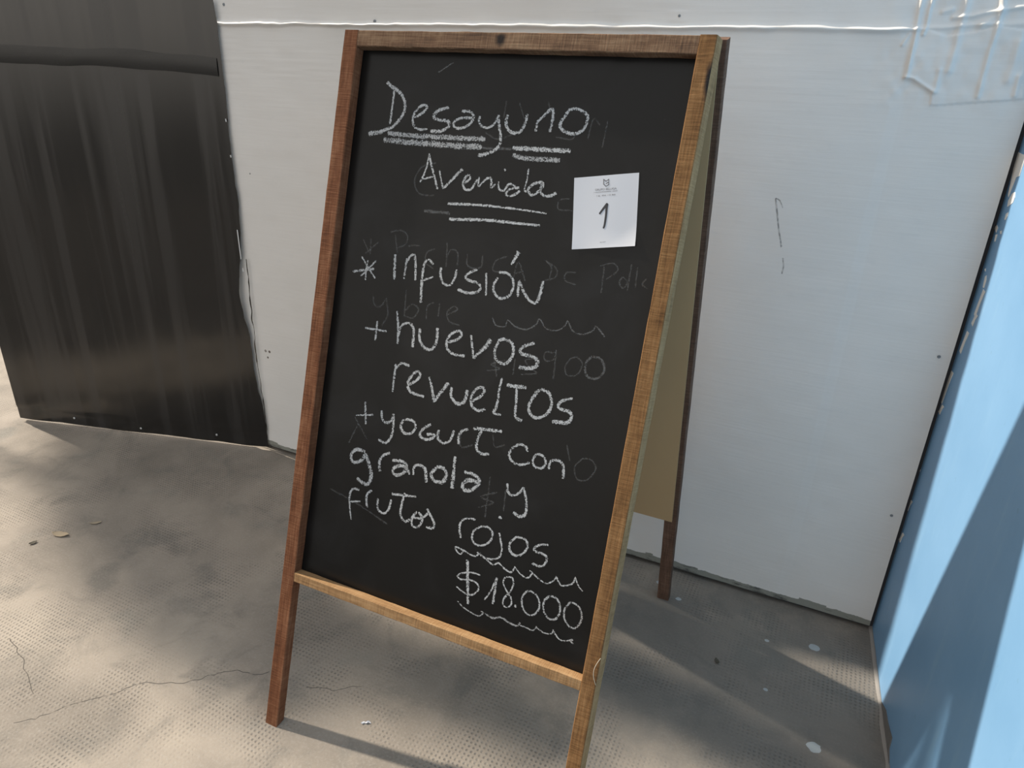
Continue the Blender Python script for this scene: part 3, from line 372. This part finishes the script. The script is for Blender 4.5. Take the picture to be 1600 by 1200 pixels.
# ------------------------------------------------------------------ the A-frame chalkboard sign
LE, RL = math.radians(16.93748), math.radians(-12.56821)
W, SW, SD, LEN = .58266, .0259, .0199, 1.20
DR, LEN2 = .66005, 1.1728
P0 = Vector((-.76926, .66144, 0)); A0 = math.radians(.33491)
UX = Vector((math.cos(A0), math.sin(A0), 0)); NB = Vector((-math.sin(A0), math.cos(A0), 0))
sign = bpy.data.objects.new('chalkboard_sign', None); COL.objects.link(sign)
sign.location = P0 + UX * (W / 2) + NB * (DR / 2); sign.rotation_euler = (0, 0, A0)
tag(sign, 'wooden A-frame chalkboard sign with handwritten breakfast menu standing on the floor', 'sign')
def FR(s, t, d=0.0): return Vector((s - W / 2, -DR / 2 + t * math.sin(LE) + d * math.cos(LE), t * math.cos(LE) - d * math.sin(LE)))
def RR(s, t, d=0.0): return Vector((s - W / 2, DR / 2 + t * math.sin(RL) + d * math.cos(RL), t * math.cos(RL) - d * math.sin(RL)))

def bar(fn, sec, t0, t1, floorcut=False, n=48, jit=.0005, seed=0, along='t'):
    """a sawn batten: sec = list of functions/points (s, d) round the section, swept from t0 to t1"""
    V, UV, F = [], [], []; m = len(sec)
    per = [0]
    for i in range(m): per.append(per[-1] + math.hypot(sec[(i + 1) % m][0] - sec[i][0], sec[(i + 1) % m][1] - sec[i][1]))
    for i in range(n + 1):
        t = t0 + (t1 - t0) * i / n
        for j, (a, b) in enumerate(sec):
            da = jit * (nz(t * 30, j * 3.1, seed) + .6 * nz(t * 120, j * 3.1, seed + 5)); db = jit * nz(t * 30, j * 5.7, seed + 9)
            p = fn(a + da, t, b + db) if along == 't' else fn(t, a + da, b + db)
            if floorcut and i == 0: 
                q = fn(a + da, t + .1, b + db) if along == 't' else None
                p = p + (q - p) * (-p.z / (q.z - p.z))
            V.append(p)
    loopuv = []
    for i in range(n):
        for j in range(m):
            j2 = (j + 1) % m
            F.append((i * m + j, i * m + j2, (i + 1) * m + j2, (i + 1) * m + j)); ta = t0 + (t1 - t0) * i / n; tb = t0 + (t1 - t0) * (i + 1) / n
            loopuv += [(ta, per[j]), (ta, per[j + 1]), (tb, per[j + 1]), (tb, per[j])]
    F.append(tuple(range(m))[::-1]); loopuv += [(sec[j][0] * .2, sec[j][1]) for j in range(m)][::-1]
    F.append(tuple(n * m + j for j in range(m))); loopuv += [(sec[j][0] * .2 + .5, sec[j][1]) for j in range(m)]
    me = mesh(V, F); u = me.uv_layers.new(name='UVMap'); u.data.foreach_set('uv', [x for q in loopuv for x in q])
    bm = bmesh.new(); bm.from_mesh(me); bmesh.ops.recalc_face_normals(bm, faces=bm.faces); bm.to_mesh(me); bm.free()
    return me
def rect(a0, a1, b0, b1, r=.0012): 
    return [(a0 + r, b0), (a1 - r, b0), (a1, b0 + r), (a1, b1 - r), (a1 - r, b1), (a0 + r, b1), (a0, b1 - r), (a0, b0 + r)]

W_left = wood('red_brown_wood', (.265, .126, .068), (.165, .066, .033), (.072, .031, .018), 1)
W_right = wood('golden_brown_wood', (.330, .180, .078), (.215, .108, .044), (.090, .045, .021), 2, knots=[(1.145, .0205, .028, .006)])
W_top = wood('weathered_brown_wood', (.300, .198, .122), (.175, .102, .062), (.072, .045, .032), 3, knots=[(.275, .012, .010, .010)])
W_bot = wood('pale_tan_wood', (.450, .285, .148), (.320, .186, .088), (.165, .094, .048), 4)
W_rear = wood('dark_brown_wood', (.210, .125, .085), (.130, .075, .052), (.060, .038, .030), 5)
W_wane = wood('grey_beige_wane', (.430, .280, .145), (.320, .200, .100), (.190, .115, .060), 6)

link('stile', bar(FR, rect(0, SW, 0, SD), 0, LEN, True, seed=1), W_left, sign)
# right stile: sawn face on the front, natural rounded wane along its outer edge
def wane_sec(): return [(W - SW + .001, 0), (W - .0050, 0), (W - .0038, .0012), (W - .0016, .0075), (W - .0008, .0135), (W, SD - .001), (W - .001, SD), (W - SW + .001, SD), (W - SW, SD - .001), (W - SW, .001)]
right = link('stile', bar(FR, wane_sec(), 0, LEN, True, seed=2), W_right, sign)
right.data.materials.append(W_wane)
for p in right.data.polygons:
    if len(p.vertices) == 4:
        j = (p.index) % 10
        if j in (2, 3, 4): p.material_index = 1
tag(right, 'front right stile with a pale bark edge')
link('top_rail', bar(FR, rect(LEN - .0240, LEN - .0004, .0004, SD), SW, W - SW, n=60, jit=.0007, seed=3, along='s'), W_top, sign)
link('bottom_rail', bar(FR, rect(.2810, .2980, .0004, SD), SW, W - SW, n=60, jit=.0005, seed=4, along='s'), W_bot, sign)

# blackboard: slate-black painted board fixed behind the frame
k = NT('blackboard_paint'); ob = k.obj(); n1 = k.noise(ob, 7, 5, .6, .6); n2 = k.noise(k.mapv(ob, (1.2, 1, 1)), 26, 4, .6); n3 = k.noise(ob, 620, 2, .5)
sm = k.math('MULTIPLY', k.step(n1, .45, .75), .75)
c = k.mix(sm, (.0070, .0068, .0066), (.0150, .0150, .0155)); c = k.mix(k.math('MULTIPLY', k.step(n3, .70, .80), k.math('MULTIPLY', k.step(n2, .5, .75), .28)), c, (.25, .25, .26))
k.base(c); k.rough(.30); k.spec(.27); M_board = k.m
def slab(fn, s0, s1, t0, t1, d0, d1):
    V = [fn(s, t, d) for s in (s0, s1) for t in (t0, t1) for d in (d0, d1)]
    me = mesh(V, [(0, 1, 3, 2), (4, 6, 7, 5), (0, 4, 5, 1), (2, 3, 7, 6), (0, 2, 6, 4), (1, 5, 7, 3)])
    bm = bmesh.new(); bm.from_mesh(me); bmesh.ops.recalc_face_normals(bm, faces=bm.faces); bm.to_mesh(me); bm.free(); return me
board = link('blackboard', slab(FR, .006, W - .008, .276, LEN - .003, SD + .0002, SD + .0045), M_board, sign)
k = NT('raw_fibreboard'); ob = k.obj(); n1 = k.noise(ob, 160, 4); n2 = k.noise(ob, 6, 4)
k.base(k.mix(n2, (.560, .380, .205), (.490, .330, .180))); k.rough(.9); k.spec(.1); k.bump(n1, .1, .0006); M_mdf = k.m

# chalk
k = NT('white_chalk'); ob = k.obj()
g1 = k.noise(ob, 520, 3, .7); g2 = k.noise(ob, 190, 2, .5)
at = k.n('ShaderNodeAttribute', attribute_name='opacity').outputs['Fac']
v_ = k.math('ABSOLUTE', k.math('SUBTRACT', k.sep(k.uv())[1], 0))
th = k.math('ADD', .445, k.math('MULTIPLY', k.math('POWER', v_, 3), .17))
cover = k.step(k.math('SUBTRACT', k.math('ADD', k.math('MULTIPLY', g1, .75), k.math('MULTIPLY', g2, .25)), th), -.05, .07)
fac = k.math('MINIMUM', k.math('MULTIPLY', k.math('MULTIPLY', cover, at), .95), 1)
k.base((.52, .52, .52)); k.rough(1); k.spec(0)
tr = k.n('ShaderNodeBsdfTransparent'); mx = k.n('ShaderNodeMixShader'); k.l(fac, mx.inputs[0]); k.l(tr.outputs[0], mx.inputs[1]); k.l(k.b.outputs[0], mx.inputs[2]); k.l(mx.outputs[0], k.out.inputs[0]); M_chalk = k.m
def onboard(a, b, l): return FR(a * .001, b * .001, SD + .0002 - l)
def clusters(st, gap):
    """strokes that nearly touch belong to one word"""
    n = len(st); pts = [np.array(q[3:]) for q in st]; lab = list(range(n))
    for i in range(n):
        for j in range(i):
            if np.min(np.hypot(pts[i][:, None, 0] - pts[j][None, :, 0], pts[i][:, None, 1] - pts[j][None, :, 1])) < gap:
                a, b = lab[i], lab[j]; lab = [b if x == a else x for x in lab]
    return [[st[i] for i in range(n) if lab[i] == u] for u in sorted(set(lab))]
for word, st in STROKES.items():
    er = word == 'erased'; li = 'underline' in word or 'wavy' in word
    for g in ([[q] for q in st] if 'underline' in word else clusters(st, 16 if er or li else 26)):
        o = link('erased_chalk' if er else 'chalk_underline' if li else 'chalk_lettering', ribbons(g, onboard, 1.6, .00012 if er else .00045), M_chalk, board)
        tag(o, 'faint wiped-off chalk writing' if er else 'white chalk line' if li else 'white handwritten chalk lettering')

# rear frame
for s0 in (0, W - SW): link('stile', bar(RR, rect(s0, s0 + SW, 0, SD), 0, LEN2, True, seed=7 + s0), W_rear, sign)
link('top_rail', bar(RR, rect(LEN2 - .024, LEN2 - .0005, .0003, SD), SW, W - SW, seed=9, along='s'), W_rear, sign)
link('bottom_rail', bar(RR, rect(.262, .280, .0003, SD), SW, W - SW, seed=10, along='s'), W_rear, sign)
tag(link('rear_board', slab(RR, .009, W - .009, .2576, LEN2 - .004, -.0045, -.0002), M_mdf, sign), 'raw tan fibreboard back')
M_hinge = plain('steel_hinge', (.35, .35, .36), .35)
for s in (.10, W - .13):
    V = []
    for i in range(6):
        t = i / 5; a = FR(s, LEN - .014, SD + .0045); b = RR(s, LEN2 - .014, -.0045); p = a.lerp(b, t) + Vector((0, 0, .006 * math.sin(t * math.pi)))
        V += [p, p + Vector((.03, 0, 0)), p + Vector((.03, 0, -.002)), p + Vector((0, 0, -.002))]
    link('hinge', mesh(V, [(4 * i + j, 4 * i + (j + 1) % 4, 4 * i + 4 + (j + 1) % 4, 4 * i + 4 + j) for i in range(5) for j in range(4)] + [(3, 2, 1, 0), (20, 21, 22, 23)]), M_hinge, sign)

link('gap_block', slab(lambda s, t, d: Vector((s - W / 2, FR(0, LEN - .03 * (1 - t), SD + .0046).y * (1 - d) + RR(0, LEN2 - .03 * (1 - t), -.0046).y * d, FR(0, LEN - .006 - .034 * (1 - t), SD).z)), .012, W - .012, 0, 1, 0, 1), W_rear, sign)  # block added to close the top gap, so no sun slips between the boards

# a loose splinter standing off the right stile
def tube(pts, r, n=6):
    V, F = [], []; pts = [Vector(p) for p in pts]
    for i, p in enumerate(pts):
        d = (pts[min(i + 1, len(pts) - 1)] - pts[max(i - 1, 0)]).normalized(); t1 = d.orthogonal().normalized(); t2 = d.cross(t1)
        for j in range(n): V.append(p + r * (math.cos(j * math.tau / n) * t1 + math.sin(j * math.tau / n) * t2))
    for i in range(len(pts) - 1):
        for j in range(n): F.append((i * n + j, i * n + (j + 1) % n, (i + 1) * n + (j + 1) % n, (i + 1) * n + j))
    F += [tuple(range(n))[::-1], tuple((len(pts) - 1) * n + j for j in range(n))]
    return mesh(V, F, True)
link('splinter', tube([FR(W - .004 + .006 * math.sin(i / 9 * math.pi) * -1, .300 + .042 * i / 9, -.0012 - .003 * math.sin(i / 9 * math.pi)) for i in range(10)], .0004), plain('pale_splinter', (.62, .55, .42)), sign)

# ------------------------------------------------------------------ paper note stuck on the blackboard
MW = Matrix.Translation(sign.location) @ Matrix.Rotation(A0, 4, 'Z')
k = NT('white_paper'); k.base((.66, .66, .69)); k.rough(.75); k.spec(.2); M_paper = k.m
k = NT('black_ink'); k.base((.035, .035, .04)); k.rough(.6); M_ink = k.m
k = NT('grey_print'); k.base((.16, .16, .17)); k.rough(.7); M_print = k.m
NC = [np.array(q) for q in NOTE]                        # top left, top right, bottom right, bottom left (mm on the board)
ncen = sum(NC) / 4
note = bpy.data.objects.new('paper_note', None); COL.objects.link(note)
note.matrix_world = MW @ Matrix.Translation(FR(ncen[0] * .001, ncen[1] * .001, SD)) @ Matrix.Rotation(math.pi / 2 - LE, 4, 'X')
# the note's own axes: x across, y up the board, z out of the board
tag(note, 'small white paper note with a handwritten 1, stuck to the right of the chalkboard', 'note')
def curl(x, y):
    """lift of the sheet off the board, metres; x, y in mm from the note centre"""
    return .0006 + .0050 * max(0, (x - y - 55) / 50) ** 2 + .0016 * max(0, (-y - 20) / 30) ** 2 * (.6 + .4 * math.sin(x * .08)) + .0003 * math.sin(x * .07 + 1)
def np_(a, b, l=0.0):
    x, y = a - ncen[0], b - ncen[1]; return Vector((x * .001, y * .001, curl(x, y) + l))
n = 22; V = []
for i in range(n + 1):
    for j in range(n + 1):
        u_, v_ = i / n, j / n; q = (NC[3] * (1 - u_) + NC[2] * u_) * (1 - v_) + (NC[0] * (1 - u_) + NC[1] * u_) * v_; V.append(np_(*q))
F = [(i * (n + 1) + j, (i + 1) * (n + 1) + j, (i + 1) * (n + 1) + j + 1, i * (n + 1) + j + 1) for i in range(n) for j in range(n)]
sheet = link('paper_sheet', mesh(V, F), M_paper, note)
sm_ = sheet.modifiers.new('thickness', 'SOLIDIFY'); sm_.thickness = .0002; sm_.offset = -1
on = lambda a, b, l: np_(a, b, .0003)
tag(link('handwritten_digit', ribbons([[2.6, 3.2, 1] + NOTEM['one'], [3.0, 2.6, 1] + NOTEM['one2']], on, 1.2, dlift=0), M_ink, note), 'black pen digit 1')
def polyribs(lines, w):
    V, F = [], []
    for L in lines:
        for a, b in zip(L[:-1], L[1:]):
            a, b = np.array(a), np.array(b); d = (b - a) / (np.linalg.norm(b - a) + 1e-9); m = np.array([-d[1], d[0]]) * w / 2; e = d * w / 2; i = len(V)
            V += [np_(*(a - e - m), .0003), np_(*(b + e - m), .0003), np_(*(b + e + m), .0003), np_(*(a - e + m), .0003)]; F.append((i, i + 1, i + 2, i + 3))
    return mesh(V, F)
link('printed_logo', polyribs(NOTEM['logo'], 1.15), M_print, note)
def text_mesh(s, a, b, height):
    """flat lettering from point a to point b of the sheet"""
    cu = bpy.data.curves.new('t', 'FONT'); cu.body = s; cu.size = 1; to = bpy.data.objects.new('t', cu); COL.objects.link(to)
    dg = bpy.context.evaluated_depsgraph_get(); me = bpy.data.meshes.new_from_object(to.evaluated_get(dg)); bpy.data.objects.remove(to); bpy.data.curves.remove(cu)
    co = np.array([v.co[:] for v in me.vertices]); w = co[:, 0].max() - co[:, 0].min(); x0 = co[:, 0].min(); a = np.array(a); b = np.array(b); d = b - a; L = np.linalg.norm(d); d /= L; m = np.array([-d[1], d[0]]); hs = co[:, 1].max()
    for v in me.vertices:
        p = a + d * (v.co.x - x0) / w * L + m * (v.co.y / hs - .5) * height; v.co = np_(*p, .0003)
    return me
link('printed_line', text_mesh('GRUPO BELUGA', *NOTEM['t1'], 2.6), M_print, note)
def smallprint(a, b, hgt, seed, gap):
    """print too small to read: a row of short strokes"""
    rnd = random.Random(seed); a, b = np.array(a), np.array(b); d = b - a; L = np.linalg.norm(d); d /= L; m = np.array([-d[1], d[0]]); x = 0; lines = []
    while x < L - .8:
        w = rnd.uniform(.5, 1.0)
        if rnd.random() > gap:
            h = hgt * rnd.uniform(.55, 1); lines.append([a + d * x - m * h / 2, a + d * (x + w * .3) + m * h / 2]); lines.append([a + d * x + m * (rnd.random() - .5) * h, a + d * (x + w) + m * (rnd.random() - .5) * h])
        x += w + .35
    return polyribs(lines, .28)
link('printed_line', smallprint(*NOTEM['t2'], 1.1, 3, .06), M_print, note)
link('printed_line', smallprint(*NOTEM['t3'], 1.9, 5, .14), M_print, note)
link('printed_line', smallprint(*NOTEM['t4'], 1.0, 8, .05), M_print, note)

# ------------------------------------------------------------------ litter on the floor
def leaf(name, x, y, L, Wd, rz, mat, label, cat, lift=.004, seed=0):
    V, F = [], []; n = 12; m = 4
    for i in range(n + 1):
        t = i / n; w = Wd * math.sin(math.pi * min(1, t * .96 + .02)) ** .8 * (1 + .15 * nz(t * 5, seed, 1))
        for j in range(-m, m + 1):
            f = j / m; V.append(((t - .5) * L, f * w / 2, .0006 + lift * (2 * t - 1) ** 2 + .5 * lift * f * f + .0006 * nz(t * 9, f * 3, seed)))
    r = 2 * m + 1
    F = [(i * r + j, (i + 1) * r + j, (i + 1) * r + j + 1, i * r + j + 1) for i in range(n) for j in range(r - 1)]
    o = link(name, mesh(V, F, True), mat); o.location = (x, y, .0004); o.rotation_euler = (0, 0, rz)
    so = o.modifiers.new('thickness', 'SOLIDIFY'); so.thickness = .0005; so.offset = 1
    tag(o, label, cat); return o
M_leaf = plain('dry_leaf', (.42, .34, .24), .8, .2, 200); M_leaf2 = plain('grey_brown_leaf', (.36, .30, .22), .8, .2, 200); M_leaf3 = plain('dark_leaf', (.10, .09, .07), .8, .2, 200)
leaf('dried_leaf', -1.6122, .856, .046, .020, math.radians(16), M_leaf, 'curled tan dried leaf, largest of the leaf litter on the floor below the black panel', 'leaf', .0035, 1)
leaf('dried_leaf', -1.5806, .9285, .030, .010, math.radians(40), M_leaf2, 'small pale leaf scrap on shaded floor, nearest to the black panel', 'leaf', .0025, 2)
leaf('dried_leaf', -1.6384, .8037, .018, .012, math.radians(70), M_leaf3, 'tiny dark leaf fragment on the floor close to the left picture edge', 'leaf', .002, 3)
leaf('dried_leaf', -.0555, 1.1895, .016, .009, math.radians(-60), M_leaf3, 'small dark leaf fragment on the shaded floor right of the sign', 'leaf', .002, 4)
V = []
out = [(-9, -2), (-5, 2.5), (-1, 1), (3, 3), (8, 1.5), (9, -1), (4, 0), (1, -2), (-3, -.5), (-7, -3)]
for zt in (0, 1):
    for x, y in out: V.append((x * .001, y * .0011, (.0012 + zt * .0012) + .0012 * math.sin(x * .5)))
n = len(out)
scrap = link('paper_scrap', mesh(V, [tuple(range(n))[::-1], tuple(range(n, 2 * n))] + [(i, (i + 1) % n, (i + 1) % n + n, i + n) for i in range(n)]), M_paper)
scrap.location = (-.6054, .7422, 0); scrap.rotation_euler = (0, 0, math.radians(24)); tag(scrap, 'tiny torn white paper scrap on floor below the sign', 'scrap')

# ------------------------------------------------------------------ unseen tree added beyond the left edge, its crown shaped to throw shade
CROWN = Vector((-1.30, .95, 0)) - SUN * 5.0
tree = bpy.data.objects.new('added_shade_tree', None); COL.objects.link(tree); tree.location = (CROWN.x, CROWN.y, 0)
tag(tree, 'thin tree added to cast shade, with a small flat crown, out of view left of the black panel', 'tree')
link('trunk', tube([(.02 * math.sin(i * .9), .02 * math.cos(i * 1.3), CROWN.z * i / 10) for i in range(11)], .022, 10), plain('bark', (.16, .12, .09), .9), tree)
rl = random.Random(11); V, F = [], []
# boughs: centre, half length, half width of the shade each throws on the floor, its turn, number of leaves
for cx, cy, ra, rb, turn, cnt in [(-1.42, 1.02, .62, .22, -20, 6600), (-1.00, .87, .34, .16, -12, 3000), (-.12, 1.05, .46, .10, -9, 2000), (.42, .955, .42, .055, -4, 1500), (-1.75, 1.12, .34, .10, -16, 1300), (-.04, 1.24, .22, .05, -8, 700), (-.46, .89, .26, .085, -6, 1300), (-2.65, .40, .50, .24, 0, 3000)]:
    ct, st_ = math.cos(math.radians(turn)), math.sin(math.radians(turn))
    for i in range(cnt):
        while True:
            g = (rl.gauss(0, .5), rl.gauss(0, .5))
            if math.hypot(*g) < 1.3: break
        u_, v_ = g[0] * ra, g[1] * rb
        p = Vector((cx + u_ * ct - v_ * st_, cy + u_ * st_ + v_ * ct, 0)) - SUN * ((3.7 if cx < -2 else 5.0) + rl.gauss(0, .16)) - tree.location
        a = Vector((rl.gauss(0, 1), rl.gauss(0, 1), rl.gauss(0, 1))).normalized(); b = a.orthogonal().normalized(); b.rotate(Matrix.Rotation(rl.uniform(0, 6.28), 3, a)); c = a.cross(b)
        L, w = rl.uniform(.035, .055), rl.uniform(.014, .022); j = len(V); V += [p - b * L / 2, p + c * w / 2 + a * .003, p + b * L / 2, p - c * w / 2 + a * .003]; F += [(j, j + 1, j + 2, j + 3)]
fo = link('shade_foliage', mesh(V, F), plain('green_leaves', (.10, .17, .06), .6), tree); fo['kind'] = 'stuff'
